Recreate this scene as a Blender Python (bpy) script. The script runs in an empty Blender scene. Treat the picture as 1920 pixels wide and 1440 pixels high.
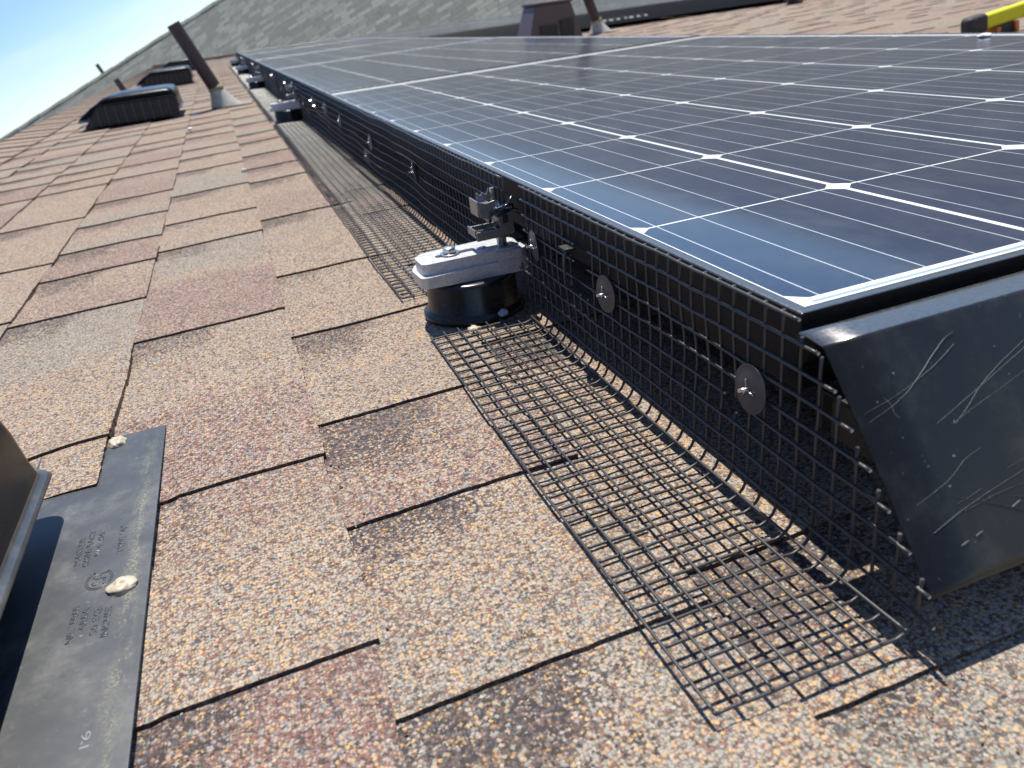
import bpy, bmesh, math, random
from mathutils import Vector, Matrix, noise
random.seed(7)
sc = bpy.context.scene
C = sc.collection
# ------------------------------------------------------------------ frame
# Everything is modelled in the roof's own frame (z=0 roof surface, +Y along the
# courses, +X down the slope) and tilted by the roof pitch at the very end.
PITCH = math.radians(20)
TILT = Matrix.Translation((0, 0, 4.2)) @ Matrix.Rotation(PITCH, 4, 'Y')
# ------------------------------------------------------------------ camera
cam = bpy.data.cameras.new('camera'); camo = bpy.data.objects.new('camera', cam); C.objects.link(camo)
RM = Matrix(((0.9351472693, 0.2482887105, -0.2526901284),
             (-0.3339847881, 0.3800610735, -0.8625588779),
             (-0.1181259753, 0.8910142382, 0.4383376338)))
CAMPOS = Vector((-0.2060013, -0.2580258, 0.2535445))
camo.matrix_world = TILT @ (Matrix.Translation(CAMPOS) @ RM.to_4x4())
cam.sensor_width = 36; cam.sensor_fit = 'HORIZONTAL'
cam.lens = 1466.242 / 1920 * 36
cam.clip_start = 0.01; cam.clip_end = 500
cam.dof.use_dof = True; cam.dof.focus_distance = 0.52; cam.dof.aperture_fstop = 14
sc.camera = camo
# ------------------------------------------------------------------ light
SUN_L = Vector((-0.03, -0.42, -1.0)).normalized()          # direction light travels, roof frame
sund = (TILT.to_3x3() @ (-SUN_L)).normalized()
elev = math.asin(sund.z)
w = bpy.data.worlds.new('World'); sc.world = w; w.use_nodes = True
nt = w.node_tree; bg = nt.nodes['Background']
sky = nt.nodes.new('ShaderNodeTexSky'); sky.sky_type = 'NISHITA'; sky.sun_disc = False
sky.sun_elevation = elev; sky.sun_rotation = math.atan2(sund.x, sund.y)
sky.air_density = 1.0; sky.dust_density = 0.1; sky.ozone_density = 2.0; sky.altitude = 2000
hs = nt.nodes.new('ShaderNodeHueSaturation'); hs.inputs['Saturation'].default_value = 1.08
tn = nt.nodes.new('ShaderNodeMix'); tn.data_type = 'RGBA'; tn.blend_type = 'MULTIPLY'; tn.inputs[0].default_value = 1
tn.inputs[7].default_value = (.95, .98, 1.05, 1)
nt.links.new(sky.outputs[0], hs.inputs['Color']); nt.links.new(hs.outputs[0], tn.inputs[6]); tc = nt.nodes.new('ShaderNodeTexCoord'); mp = nt.nodes.new('ShaderNodeMapping'); mp.inputs['Scale'].default_value = (1.2, 1.2, 7)
cn = nt.nodes.new('ShaderNodeTexNoise'); cn.inputs['Scale'].default_value = 3.2; cn.inputs['Detail'].default_value = 6; cn.inputs['Roughness'].default_value = .6
cr = nt.nodes.new('ShaderNodeMapRange'); cr.inputs[1].default_value = .5; cr.inputs[2].default_value = .8; cr.inputs[4].default_value = .35
cm = nt.nodes.new('ShaderNodeMix'); cm.data_type = 'RGBA'; cm.inputs[7].default_value = (7.5, 7.9, 8.4, 1)
nt.links.new(tc.outputs['Generated'], mp.inputs[0]); nt.links.new(mp.outputs[0], cn.inputs['Vector']); nt.links.new(cn.outputs[0], cr.inputs[0])
nt.links.new(cr.outputs[0], cm.inputs[0]); nt.links.new(tn.outputs[2], cm.inputs[6]); nt.links.new(cm.outputs[2], bg.inputs[0]); bg.inputs[1].default_value = 0.10
sl = bpy.data.lights.new('sun', 'SUN'); sl.energy = 4.8; sl.angle = math.radians(0.53); sl.color = (1, 0.94, 0.84)
so = bpy.data.objects.new('sun', sl); C.objects.link(so)
so.rotation_mode = 'QUATERNION'; so.rotation_quaternion = sund.to_track_quat('Z', 'Y')
so.location = (0, 0, 20)
sc.view_settings.view_transform = 'Standard'; sc.view_settings.look = 'None'
sc.view_settings.exposure = 0.48; sc.view_settings.gamma = 1
sc.view_settings.use_curve_mapping = False
try:
    sc.cycles.max_bounces = 8; sc.cycles.caustics_reflective = False; sc.cycles.caustics_refractive = False
except Exception:
    pass

# ------------------------------------------------------------------ material helpers
class NT:
    def __init__(s, name):
        s.m = bpy.data.materials.new(name); s.m.use_nodes = True
        s.t = s.m.node_tree; s.b = s.t.nodes['Principled BSDF']
    def n(s, typ, **kw):
        nd = s.t.nodes.new('ShaderNode' + typ)
        for k, v in kw.items(): setattr(nd, k, v)
        return nd
    def l(s, a, b): s.t.links.new(a, b)
    def put(s, sock, v):
        if hasattr(v, 'links'): s.l(v, sock)
        else: sock.default_value = v
    def math(s, op, a, b=None, c=None, clamp=False):
        nd = s.n('Math', operation=op); nd.use_clamp = clamp
        s.put(nd.inputs[0], a)
        if b is not None: s.put(nd.inputs[1], b)
        if c is not None: s.put(nd.inputs[2], c)
        return nd.outputs[0]
    def co(s): return s.n('TexCoord').outputs['Object']
    def scale(s, v, sx, sy, sz):
        m = s.n('Mapping'); s.l(v, m.inputs[0]); m.inputs['Scale'].default_value = (sx, sy, sz); return m.outputs[0]
    def noise(s, co, sc_, det=2, rough=0.5, out=0):
        nd = s.n('TexNoise'); s.l(co, nd.inputs['Vector']); nd.inputs['Scale'].default_value = sc_
        nd.inputs['Detail'].default_value = det; nd.inputs['Roughness'].default_value = rough
        return nd.outputs[out]
    def ramp(s, f, stops, interp='LINEAR'):
        nd = s.n('ValToRGB'); nd.color_ramp.interpolation = interp
        e = nd.color_ramp.elements
        while len(e) < len(stops): e.new(0.5)
        for x, (p, c) in zip(e, stops):
            x.position = p; x.color = (*c, 1) if len(c) == 3 else c
        s.put(nd.inputs[0], f); return nd.outputs[0]
    def mix(s, f, a, b):
        nd = s.n('Mix', data_type='RGBA'); s.put(nd.inputs[0], f); s.put(nd.inputs[6], a); s.put(nd.inputs[7], b)
        return nd.outputs[2]
    def step(s, v, lo, hi):
        nd = s.n('MapRange', interpolation_type='SMOOTHSTEP'); s.put(nd.inputs[0], v)
        nd.inputs[1].default_value = lo; nd.inputs[2].default_value = hi
        return nd.outputs[0]
    def bump(s, h, st, dist, nrm=None):
        nd = s.n('Bump'); nd.inputs['Strength'].default_value = st; nd.inputs['Distance'].default_value = dist
        s.l(h, nd.inputs['Height'])
        if nrm: s.l(nrm, nd.inputs['Normal'])
        return nd.outputs[0]
    def set(s, **kw):
        for k, v in kw.items():
            s.put(s.b.inputs[k.replace('_', ' ')], v)
        return s

def simple(name, col, rough=0.5, metal=0.0, vary=0.0, nscale=60, bump=0.0, **kw):
    t = NT(name)
    c4 = (*col, 1)
    t.set(Base_Color=c4, Roughness=rough, Metallic=metal)
    if vary or bump:
        n = t.noise(t.co(), nscale, 4, 0.6)
        if vary:
            lo = tuple(max(0, c * (1 - vary)) for c in col); hi = tuple(min(1, c * (1 + vary)) for c in col)
            t.l(t.ramp(n, [(0.3, lo), (0.7, hi)]), t.b.inputs['Base Color'])
            r = t.n('MapRange'); t.l(n, r.inputs[0]); r.inputs[3].default_value = max(0.02, rough - 0.08); r.inputs[4].default_value = min(1, rough + 0.1)
            t.l(r.outputs[0], t.b.inputs['Roughness'])
        if bump: t.l(t.bump(n, bump, 0.001), t.b.inputs['Normal'])
    for k, v in kw.items(): t.put(t.b.inputs[k.replace('_', ' ')], v)
    return t.m

# --- granulated asphalt shingle
def shingle_mat():
    t = NT('asphalt_shingle'); co = t.co()
    jit = t.n('TexNoise'); t.l(co, jit.inputs['Vector']); jit.inputs['Scale'].default_value = 900
    dv = t.n('VectorMath', operation='MULTIPLY_ADD'); t.l(jit.outputs['Color'], dv.inputs[0])
    dv.inputs[1].default_value = (.0016, .0016, .0016); t.l(co, dv.inputs[2]); cj = dv.outputs[0]
    vo = t.n('TexVoronoi'); t.l(cj, vo.inputs['Vector']); vo.distance = 'MANHATTAN'; vo.inputs['Scale'].default_value = 640
    vb = t.n('TexVoronoi'); t.l(cj, vb.inputs['Vector']); vb.distance = 'MANHATTAN'; vb.inputs['Scale'].default_value = 430
    sep = t.n('SeparateColor'); t.l(vo.outputs['Color'], sep.inputs[0])
    sepb = t.n('SeparateColor'); t.l(vb.outputs['Color'], sepb.inputs[0])
    r1, r2, r3 = sep.outputs[0], sep.outputs[1], sep.outputs[2]
    tan = t.ramp(r1, [(0, (.10, .085, .08)), (.10, (.255, .150, .120)), (.26, (.345, .300, .265)), (.44, (.295, .290, .265)), (.54, (.455, .320, .200)),
                      (.70, (.405, .340, .285)), (.89, (.58, .38, .20)), (.96, (.46, .41, .35))], 'CONSTANT')
    red = t.ramp(r1, [(0, (.085, .065, .066)), (.14, (.235, .122, .104)), (.42, (.315, .195, .165)), (.62, (.355, .300, .270)),
                      (.80, (.445, .320, .225)), (.90, (.235, .240, .252))], 'CONSTANT')
    gry = t.ramp(r1, [(0, (.125, .112, .10)), (.14, (.300, .282, .245)), (.42, (.365, .330, .280)), (.62, (.285, .285, .262)),
                      (.80, (.440, .345, .235)), (.91, (.265, .170, .140))], 'CONSTANT')
    drk = t.ramp(r1, [(0, (.06, .052, .056)), (.36, (.13, .095, .09)), (.56, (.10, .105, .12)), (.70, (.20, .14, .115)),
                      (.86, (.36, .235, .12)), (.94, (.26, .24, .22))], 'CONSTANT')
    at = t.n('Attribute', attribute_name='tone'); sa = t.n('SeparateColor'); t.l(at.outputs['Color'], sa.inputs[0])
    nz = t.noise(co, 34, 5, 0.7)
    nzz = t.noise(co, 11, 3, 0.6)
    # probability of a granule belonging to the red / grey / dark blend
    f = t.math('ADD', sa.outputs[0], t.math('MULTIPLY', t.math('SUBTRACT', nz, 0.5), 0.5))
    pr = t.math('MULTIPLY', t.step(f, 0.50, 0.90), .82)
    pg = t.math('MULTIPLY', t.math('SUBTRACT', 1.0, t.step(f, 0.10, 0.44)), .85)
    c = t.mix(t.math('LESS_THAN', r2, pr), tan, red)
    c = t.mix(t.math('LESS_THAN', r2, pg), c, gry)
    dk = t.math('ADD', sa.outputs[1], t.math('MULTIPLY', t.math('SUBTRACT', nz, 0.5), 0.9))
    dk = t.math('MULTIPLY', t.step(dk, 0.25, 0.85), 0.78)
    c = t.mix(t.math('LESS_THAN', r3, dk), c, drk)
    # scattered larger orange/pale granules
    big = t.math('MULTIPLY', t.math('GREATER_THAN', sepb.outputs[0], 0.89), t.math('LESS_THAN', vb.outputs['Distance'], 0.55))
    c = t.mix(big, c, t.ramp(sepb.outputs[1], [(0, (.60, .37, .14)), (.55, (.42, .35, .27)), (.75, (.14, .16, .20)), (.88, (.28, .12, .085))], 'CONSTANT'))
    # slow weathering
    c = t.mix(t.math('MULTIPLY', t.step(nzz, .45, .75), .22), c, (.30, .225, .175, 1))
    bald = t.math('MULTIPLY', t.step(t.noise(co, 90, 5, .8), .66, .74), t.step(nzz, .5, .62))
    c = t.mix(t.math('MULTIPLY', bald, .45), c, (.12, .10, .09, 1))
    strk = t.noise(t.scale(co, .35, 1.6, 1), 26, 4, .65)
    c = t.mix(t.math('MULTIPLY', t.step(strk, .52, .78), .20), c, (.17, .13, .11, 1))
    # asphalt between granules and on cut edges
    gap = t.step(vo.outputs['Distance'], 0.62, 1.0)
    c = t.mix(t.math('MULTIPLY', gap, 0.55), c, (.035, .03, .027, 1))
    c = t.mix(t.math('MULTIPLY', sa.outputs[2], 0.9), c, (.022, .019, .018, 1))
    t.l(c, t.b.inputs['Base Color'])
    hgt = t.math('ADD', t.math('MULTIPLY', t.math('SUBTRACT', 1.0, vo.outputs['Distance']), .35), t.math('MULTIPLY', r2, 0.9))
    hgt = t.math('ADD', hgt, t.math('MULTIPLY', big, 0.6))
    t.l(t.bump(hgt, 0.6, 0.0009), t.b.inputs['Normal'])
    t.set(Roughness=.9, Specular_IOR_Level=.25)
    return t.m

def far_shingle_mat():
    t = NT('grey_green_shingle'); co = t.co()
    br = t.n('TexBrick'); t.l(co, br.inputs['Vector'])
    br.inputs['Scale'].default_value = 1; br.inputs['Brick Width'].default_value = .26; br.inputs['Row Height'].default_value = .125
    br.inputs['Mortar Size'].default_value = .008; br.inputs['Mortar Smooth'].default_value = .3
    br.inputs['Color1'].default_value = (.095, .107, .10, 1); br.inputs['Color2'].default_value = (.235, .255, .235, 1)
    br.inputs['Mortar'].default_value = (.06, .065, .06, 1); br.inputs['Bias'].default_value = -.25  # dark mortar colour paints the shadow lines under the shingle butts
    br.offset_frequency = 2; br.squash = .7; br.squash_frequency = 3
    n = t.noise(t.scale(co, 1, 2.2, 1), 5, 5, .7)
    c = t.mix(t.math('MULTIPLY', t.step(n, .40, .75), .5), br.outputs[0], (.145, .155, .152, 1))
    n2 = t.noise(co, 60, 3, .7)
    c = t.mix(t.math('MULTIPLY', n2, .35), c, (.10, .105, .10, 1))
    t.l(c, t.b.inputs['Base Color']); t.set(Roughness=.95)
    t.l(t.bump(br.outputs['Fac'], -.8, .01), t.b.inputs['Normal'])
    return t.m

# --- photovoltaic glass: cells, gaps, bus bars drawn in the panel's own coordinates
CP = 0.15875; CX0 = 0.0065; CY0 = 0.0155; PW = 0.985; PL = 1.655
def cell_mat():
    t = NT('solar_cell_glass'); co = t.co()
    s = t.n('SeparateXYZ'); t.l(co, s.inputs[0]); X, Y = s.outputs[0], s.outputs[1]
    u = t.math('DIVIDE', t.math('SUBTRACT', X, CX0), CP); v = t.math('DIVIDE', t.math('SUBTRACT', Y, CY0), CP)
    fu = t.math('FRACT', u); a = t.math('ABSOLUTE', t.math('SUBTRACT', fu, .5)); b = t.math('ABSOLUTE', t.math('SUBTRACT', t.math('FRACT', v), .5))
    m = t.math('LESS_THAN', a, .4875)
    m = t.math('MULTIPLY', m, t.math('LESS_THAN', b, .4945))
    m = t.math('MULTIPLY', m, t.math('LESS_THAN', t.math('ADD', a, b), .93))
    for e, op, lim in ((u, 'GREATER_THAN', 0), (u, 'LESS_THAN', 6), (v, 'GREATER_THAN', 0), (v, 'LESS_THAN', 10)):
        m = t.math('MULTIPLY', m, t.math(op, e, lim))
    bb = t.math('ABSOLUTE', t.math('SUBTRACT', t.math('FRACT', t.math('MULTIPLY', fu, 5)), .5))
    bus = t.math('MULTIPLY', t.math('LESS_THAN', bb, .012), t.math('MULTIPLY', t.math('GREATER_THAN', v, -.03), t.math('LESS_THAN', v, 10.03)))
    inx = t.math('MULTIPLY', t.math('GREATER_THAN', u, .05), t.math('LESS_THAN', u, 5.95))
    rib = t.math('MULTIPLY', t.math('LESS_THAN', t.math('ABSOLUTE', t.math('SUBTRACT', Y, CY0 - .0042)), .0014), inx)
    # glass speckle and fingers
    vo = t.n('TexVoronoi'); t.l(co, vo.inputs['Vector']); vo.inputs['Scale'].default_value = 2300
    sv = t.n('SeparateColor'); t.l(vo.outputs['Color'], sv.inputs[0])
    spk = t.math('MULTIPLY', t.math('GREATER_THAN', sv.outputs[0], .93), .5)
    fing = t.math('LESS_THAN', t.math('FRACT', t.math('MULTIPLY', Y, 560)), .16)
    n = t.noise(co, 6, 3, .6)
    cc = t.ramp(n, [(.3, (.006, .013, .046)), (.7, (.009, .018, .060))])
    cc = t.mix(t.math('MULTIPLY', fing, .10), cc, (.25, .30, .40, 1))
    cc = t.mix(spk, cc, (.05, .07, .12, 1))
    c = t.mix(m, (.82, .84, .84, 1), cc)
    c = t.mix(bus, c, (.55, .58, .62, 1))
    c = t.mix(rib, c, (.28, .36, .46, 1))
    dn = t.noise(t.scale(co, 1, .6, 1), 22, 6, .75)
    dust = t.math('MULTIPLY', t.step(dn, .40, .8), .06)
    c = t.mix(dust, c, (.55, .52, .47, 1))
    t.l(c, t.b.inputs['Base Color'])
    rr = t.n('MapRange'); t.l(dn, rr.inputs[0]); rr.inputs[3].default_value = .05; rr.inputs[4].default_value = .13
    t.l(rr.outputs[0], t.b.inputs['Roughness'])
    t.set(IOR=1.55, Specular_IOR_Level=.5)
    t.l(t.bump(sv.outputs[1], .05, .0003), t.b.inputs['Normal'])
    return t.m

def scratched_black(name, base, rough, dust=.08, scr=True, stretch=(1, 1, 1), ior=1.5):
    t = NT(name); co = t.co()
    n = t.noise(co, 25, 6, .75); n2 = t.noise(co, 260, 3, .7)
    c = t.mix(t.math('MULTIPLY', t.step(n, .45, .85), dust), (*base, 1), (.42, .41, .36, 1))
    c = t.mix(t.math('MULTIPLY', t.step(n2, .68, .74), .35), c, (.45, .46, .46, 1))
    if scr:
        for i, (rot, sc_, th) in enumerate(((.35, 7, .0035), (-.45, 5, .003), (.12, 11, .004))):
            mp = t.n('Mapping'); t.l(co, mp.inputs[0]); mp.inputs['Rotation'].default_value = (0, 0, rot); mp.inputs['Location'].default_value = (i * 3.1, i * 1.7, 0)
            mp.inputs['Scale'].default_value = (stretch[0], stretch[1], stretch[2])
            nn = t.noise(mp.outputs[0], sc_, 1.5, .4)
            line = t.math('LESS_THAN', t.math('ABSOLUTE', t.math('SUBTRACT', nn, .5)), th)
            msk = t.step(t.noise(co, 17 + i * 4, 2, .5), .5, .62)
            c = t.mix(t.math('MULTIPLY', t.math('MULTIPLY', line, msk), .45), c, (.42, .44, .46, 1))
    t.l(c, t.b.inputs['Base Color'])
    r = t.n('MapRange'); t.l(n, r.inputs[0]); r.inputs[3].default_value = rough - .06; r.inputs[4].default_value = rough + .16
    t.l(r.outputs[0], t.b.inputs['Roughness'])
    t.set(IOR=ior)
    return t.m

M = {}
M['shingle'] = shingle_mat()
M['farshingle'] = far_shingle_mat()
M['cells'] = cell_mat()
M['frame'] = simple('black_anodised_frame', (.022, .023, .025), .26, 0, .3, 400, .05, IOR=2.8)  # upper lips only: reflectivity raised to stand in for sky sheen
M['frameside'] = simple('black_frame_shaded_side', (.011, .011, .012), .5, 0, .5, 300, .2, IOR=1.35)  # same frame finish, darkened so the sides look shaded
M['skirt'] = scratched_black('black_skirt_metal', (.009, .0093, .0095), .26, .08, False, (1, 3, 3), 1.5)
M['flange'] = scratched_black('black_vent_plastic', (.022, .027, .034), .36, .20, False, (2, 1, 1), 1.8)
def flange_mat():
    m = M['flange']; nt_ = m.node_tree; b = nt_.nodes['Principled BSDF']
    src = b.inputs['Base Color'].links[0].from_socket
    t = NT.__new__(NT); t.m = m; t.t = nt_; t.b = b
    co = t.co(); s_ = t.n('SeparateXYZ'); t.l(co, s_.inputs[0])
    band = t.math('SUBTRACT', 1.0, t.math('DIVIDE', t.math('ABSOLUTE', t.math('SUBTRACT', s_.outputs[0], .0465)), .007), clamp=True)
    g = t.step(t.noise(t.scale(co, 1, .35, 1), 60, 4, .8), .42, .62)
    f = t.noise(co, 700, 3, .8)
    k = t.math('MULTIPLY', t.math('MULTIPLY', band, g), t.math('MULTIPLY', t.step(f, .4, .65), .55))
    c = t.mix(k, src, (.36, .35, .20, 1))
    blot = t.math('MULTIPLY', t.step(t.noise(co, 45, 6, .85), .56, .72), t.math('MULTIPLY', t.step(f, .4, .6), .30))
    c = t.mix(blot, c, (.34, .35, .33, 1))
    t.l(c, b.inputs['Base Color'])
flange_mat()
M['hood'] = scratched_black('black_vent_hood_plastic', (.006, .006, .0065), .20, .0, False, (1, 1, 1), 1.3)
M['wire'] = simple('black_coated_wire', (.036, .037, .040), .40, 0, .3, 900, IOR=1.6)
M['cut'] = simple('cut_wire_end', (.50, .46, .40), .5, 0)
M['lip'] = scratched_black('sky_sheen_vent_lip', (.03, .034, .042), .3, .3, False, (1, 1, 1), 2.2)  # lighter bluish lip: sky sheen put into the material
M['slat'] = simple('grey_black_slat', (.045, .046, .05), .35, 0, .2, 50)
M['cast'] = simple('cast_aluminium', (.58, .60, .64), .40, .6, .16, 420, .5)
M['steel'] = simple('stainless_steel', (.62, .62, .60), .24, 1, .12, 300)
M['mirror'] = simple('polished_glint_disc', (.8, .8, .78), .17, 1)  # for the added glint discs
M['zinc'] = simple('brushed_zinc_plate', (.30, .31, .33), .34, .9, .2, 500, .1)
M['dkmetal'] = simple('dark_polished_steel', (.10, .10, .11), .22, 1, .2, 400)
M['hood'].node_tree.nodes['Principled BSDF'].inputs['Specular IOR Level'].default_value = .3
M['puck'] = scratched_black('black_mount_base', (.013, .012, .012), .2, .03, False)
M['dark'] = simple('matt_black_plastic', (.012, .012, .013), .5, 0, .3, 200)
M['washer'] = simple('grey_film_washer', (.045, .052, .064), .36, .1, .35, 120)
M['sealant'] = simple('beige_sealant', (.46, .40, .31), .5, 0, .15, 220, .2)
M['brownpipe'] = simple('brown_painted_pipe', (.055, .032, .036), .5, 0, .25, 50)
M['brownmetal'] = simple('brown_painted_metal', (.085, .058, .062), .42, 0, .15, 12)
M['lead'] = simple('weathered_boot_flashing', (.46, .44, .38), .6, 0, .15, 30, .2)
M['flashing'] = simple('dull_flashing_sheet', (.20, .19, .175), .7, 0, .2, 30)
M['aged'] = simple('yellowed_rubber_collar', (.33, .29, .15), .6, 0, .3, 60)
M['yellow'] = simple('yellow_fibreglass', (.72, .68, .01), .35, 0, .06, 20)
M['orange'] = simple('orange_plastic', (.62, .20, .05), .5, 0, .1, 60)
M['rubber'] = simple('black_rubber', (.035, .036, .038), .65, 0, .3, 60, .2)
M['label'] = simple('grey_label_paper', (.36, .37, .38), .6, 0, .1, 90)
M['white'] = simple('white_paint_fleck', (.75, .74, .71), .6, 0, .08, 90)
M['granred'] = simple('red_brown_granule', (.24, .12, .09), .9, 0, .2, 300)
M['stucco'] = simple('tan_stucco', (.42, .36, .29), .9, 0, .12, 14, .4)
M['stone'] = simple('grey_pebble', (.42, .43, .44), .8, 0, .2, 300, .3)
M['chalk'] = simple('chalk_scratch', (.20, .22, .22), .7, 0)
def ground_mat():
    t = NT('dry_ground'); co = t.co()
    n = t.noise(co, .12, 8, .65); n2 = t.noise(co, 1.7, 6, .7)
    c = t.ramp(n, [(.35, (.38, .28, .17)), (.52, (.50, .37, .23)), (.66, (.14, .14, .08))])
    c = t.mix(t.math('MULTIPLY', n2, .4), c, (.15, .12, .085, 1))
    t.l(c, t.b.inputs['Base Color']); t.set(Roughness=1.0)
    return t.m
M['ground'] = ground_mat()
M['scribe'] = simple('pale_scratch', (.055, .065, .07), .5, 0, .5, 300)

# ------------------------------------------------------------------ object helpers
def tag(o, label=None, cat=None, group=None, kind=None):
    if label: o['label'] = label
    if cat: o['category'] = cat
    if group: o['group'] = group
    if kind: o['kind'] = kind
    return o
def thing(name, loc, label, cat, group=None, rz=0):
    o = bpy.data.objects.new(name, None); C.objects.link(o); o.location = loc; o.rotation_euler = (0, 0, rz)
    o.empty_display_size = .02
    return tag(o, label, cat, group)
class MB:
    def __init__(s): s.v = []; s.f = []; s.mi = []; s.sm = []
    def add(s, vs, fs, mi=0, smooth=False):
        b = len(s.v); s.v.extend([tuple(p) for p in vs]); s.f.extend([tuple(i + b for i in f) for f in fs])
        s.mi.extend([mi] * len(fs)); s.sm.extend([smooth] * len(fs)); return s
    def box(s, x0, x1, y0, y1, z0, z1, mi=0, m=None):
        vs = [(x, y, z) for z in (z0, z1) for y in (y0, y1) for x in (x0, x1)]
        if m: vs = [m @ Vector(p) for p in vs]
        return s.add(vs, [(0, 2, 3, 1), (4, 5, 7, 6), (0, 1, 5, 4), (2, 6, 7, 3), (0, 4, 6, 2), (1, 3, 7, 5)], mi)
    def tube(s, pts, r, n=8, mi=0, caps=True, capmi=None, r1=None):
        pts = [Vector(p) for p in pts]; k = len(pts); vs = []
        up = None
        for i, p in enumerate(pts):
            d = (pts[min(i + 1, k - 1)] - pts[max(i - 1, 0)])
            if d.length < 1e-9: d = Vector((0, 0, 1))
            d.normalize()
            if up is None:
                up = Vector((0, 0, 1)) if abs(d.z) < .9 else Vector((1, 0, 0))
            sd = d.cross(up)
            if sd.length < 1e-6: sd = d.orthogonal()
            sd.normalize(); up = sd.cross(d).normalized()
            rr = r if r1 is None else r + (r1 - r) * i / (k - 1)
            for j in range(n):
                a = 2 * math.pi * j / n; vs.append(p + (sd * math.cos(a) + up * math.sin(a)) * rr)
        fs = []
        for i in range(k - 1):
            for j in range(n):
                a = i * n + j; b = i * n + (j + 1) % n; fs.append((a, b, b + n, a + n))
        s.add(vs, fs, mi, True)
        if caps:
            b = len(s.v) - k * n; cm = mi if capmi is None else capmi
            s.f.append(tuple(b + j for j in range(n))[::-1]); s.mi.append(cm); s.sm.append(False)
            s.f.append(tuple(b + (k - 1) * n + j for j in range(n))); s.mi.append(cm); s.sm.append(False)
        return s
    def lathe(s, prof, n=32, c=(0, 0, 0), mi=0, smooth=True, m=None, closed=False):
        vs = []
        for (r, z) in prof:
            for j in range(n):
                a = 2 * math.pi * j / n; p = Vector((r * math.cos(a), r * math.sin(a), z))
                if m: p = m @ p
                vs.append((p[0] + c[0], p[1] + c[1], p[2] + c[2]))
        fs = []
        for i in range(len(prof) - 1):
            for j in range(n):
                a = i * n + j; b = i * n + (j + 1) % n; fs.append((a, b, b + n, a + n))
        s.add(vs, fs, mi, smooth)
        return s
    def prism(s, poly, z0, z1, mi=0, m=None):
        n = len(poly)
        vs = [Vector((x, y, z0)) for x, y in poly] + [Vector((x, y, z1)) for x, y in poly]
        if m: vs = [m @ p for p in vs]
        fs = [tuple(range(n))[::-1], tuple(range(n, 2 * n))] + [(i, (i + 1) % n, n + (i + 1) % n, n + i) for i in range(n)]
        return s.add(vs, fs, mi)
    def extr_x(s, prof, x0, x1, mi=0, closed=False, smooth=False):
        """profile of (y,z) swept along x"""
        n = len(prof); vs = [(x0, y, z) for y, z in prof] + [(x1, y, z) for y, z in prof]
        rng = range(n if closed else n - 1)
        return s.add(vs, [(i, (i + 1) % n, n + (i + 1) % n, n + i) for i in rng], mi, smooth)
    def build(s, name, mats, parent=None, bevel=0, solid=0, seg=2, fixn=True, angle=40):
        me = bpy.data.meshes.new(name); me.from_pydata(s.v, [], s.f); me.update()
        for m in (mats if isinstance(mats, (list, tuple)) else [mats]): me.materials.append(m)
        me.polygons.foreach_set('material_index', s.mi); me.polygons.foreach_set('use_smooth', s.sm)
        if fixn:
            bm = bmesh.new(); bm.from_mesh(me); bmesh.ops.recalc_face_normals(bm, faces=bm.faces); bm.to_mesh(me); bm.free()
        o = bpy.data.objects.new(name, me); C.objects.link(o)
        if parent: o.parent = parent
        if solid:
            md = o.modifiers.new('solid', 'SOLIDIFY'); md.thickness = solid; md.offset = 0
        if bevel:
            md = o.modifiers.new('bevel', 'BEVEL'); md.width = bevel; md.segments = seg; md.limit_method = 'ANGLE'; md.angle_limit = math.radians(angle)
            md.harden_normals = False
            me.polygons.foreach_set('use_smooth', [True] * len(me.polygons))
            wn = o.modifiers.new('wn', 'WEIGHTED_NORMAL'); wn.keep_sharp = True
        return o
def copy_tree(o, parent=None):
    c = o.copy(); C.objects.link(c)
    if parent is not None: c.parent = parent
    for ch in [x for x in C.objects if x.parent == o]:
        copy_tree(ch, c)
    return c
def nz(x, y, z=0, s=1.0): return noise.noise(Vector((x * s, y * s, z)))

# ================================================================== THE ROOF
PC = 0.1435; XB0 = -0.2026; RX0, RX1, RY0, RY1 = -1.0, 6.0, -1.6, 12.0
known = {0: [.026, .212, .538, .915, 1.095, 1.355, 1.65, 1.87, 2.04, 2.33, 2.52],
         -1: [-.02, .124, .258, .453, .665, .992, 1.353, 1.527, 1.74, 2.0, 2.2, 2.5],
         -2: [-.300, -.090, .003, .33, .60, .9], -3: [-.25, -.0035, .3],
         1: [.3185, .6875, .872, 1.023, 1.212, 1.431, 1.728, 1.93, 2.2],
         2: [.45, .70, .967, 1.298, 1.668, 1.815, 1.96, 2.135, 2.4], 3: [1.3, 1.635, 1.842, 2.008, 2.2]}
house = thing('shingled_house', (0, 0, 0), 'the low house roof of tan and reddish brown laminated asphalt shingles everything stands on', 'house')
V = []; F = []; MI = []; TC = []
def addgrid(x0, x1, y0, y1, nx, ny, zf, tone):
    b = len(V)
    for i in range(nx + 1):
        x = x0 + (x1 - x0) * i / nx
        for j in range(ny + 1):
            y = y0 + (y1 - y0) * j / ny
            p = zf(x, y); V.append(p); TC.append(tone(x, y))
    for i in range(nx):
        for j in range(ny):
            a = b + i * (ny + 1) + j; F.append((a, a + ny + 1, a + ny + 2, a + 1)); MI.append(0)
    return b
rk = random.Random(3)
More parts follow.
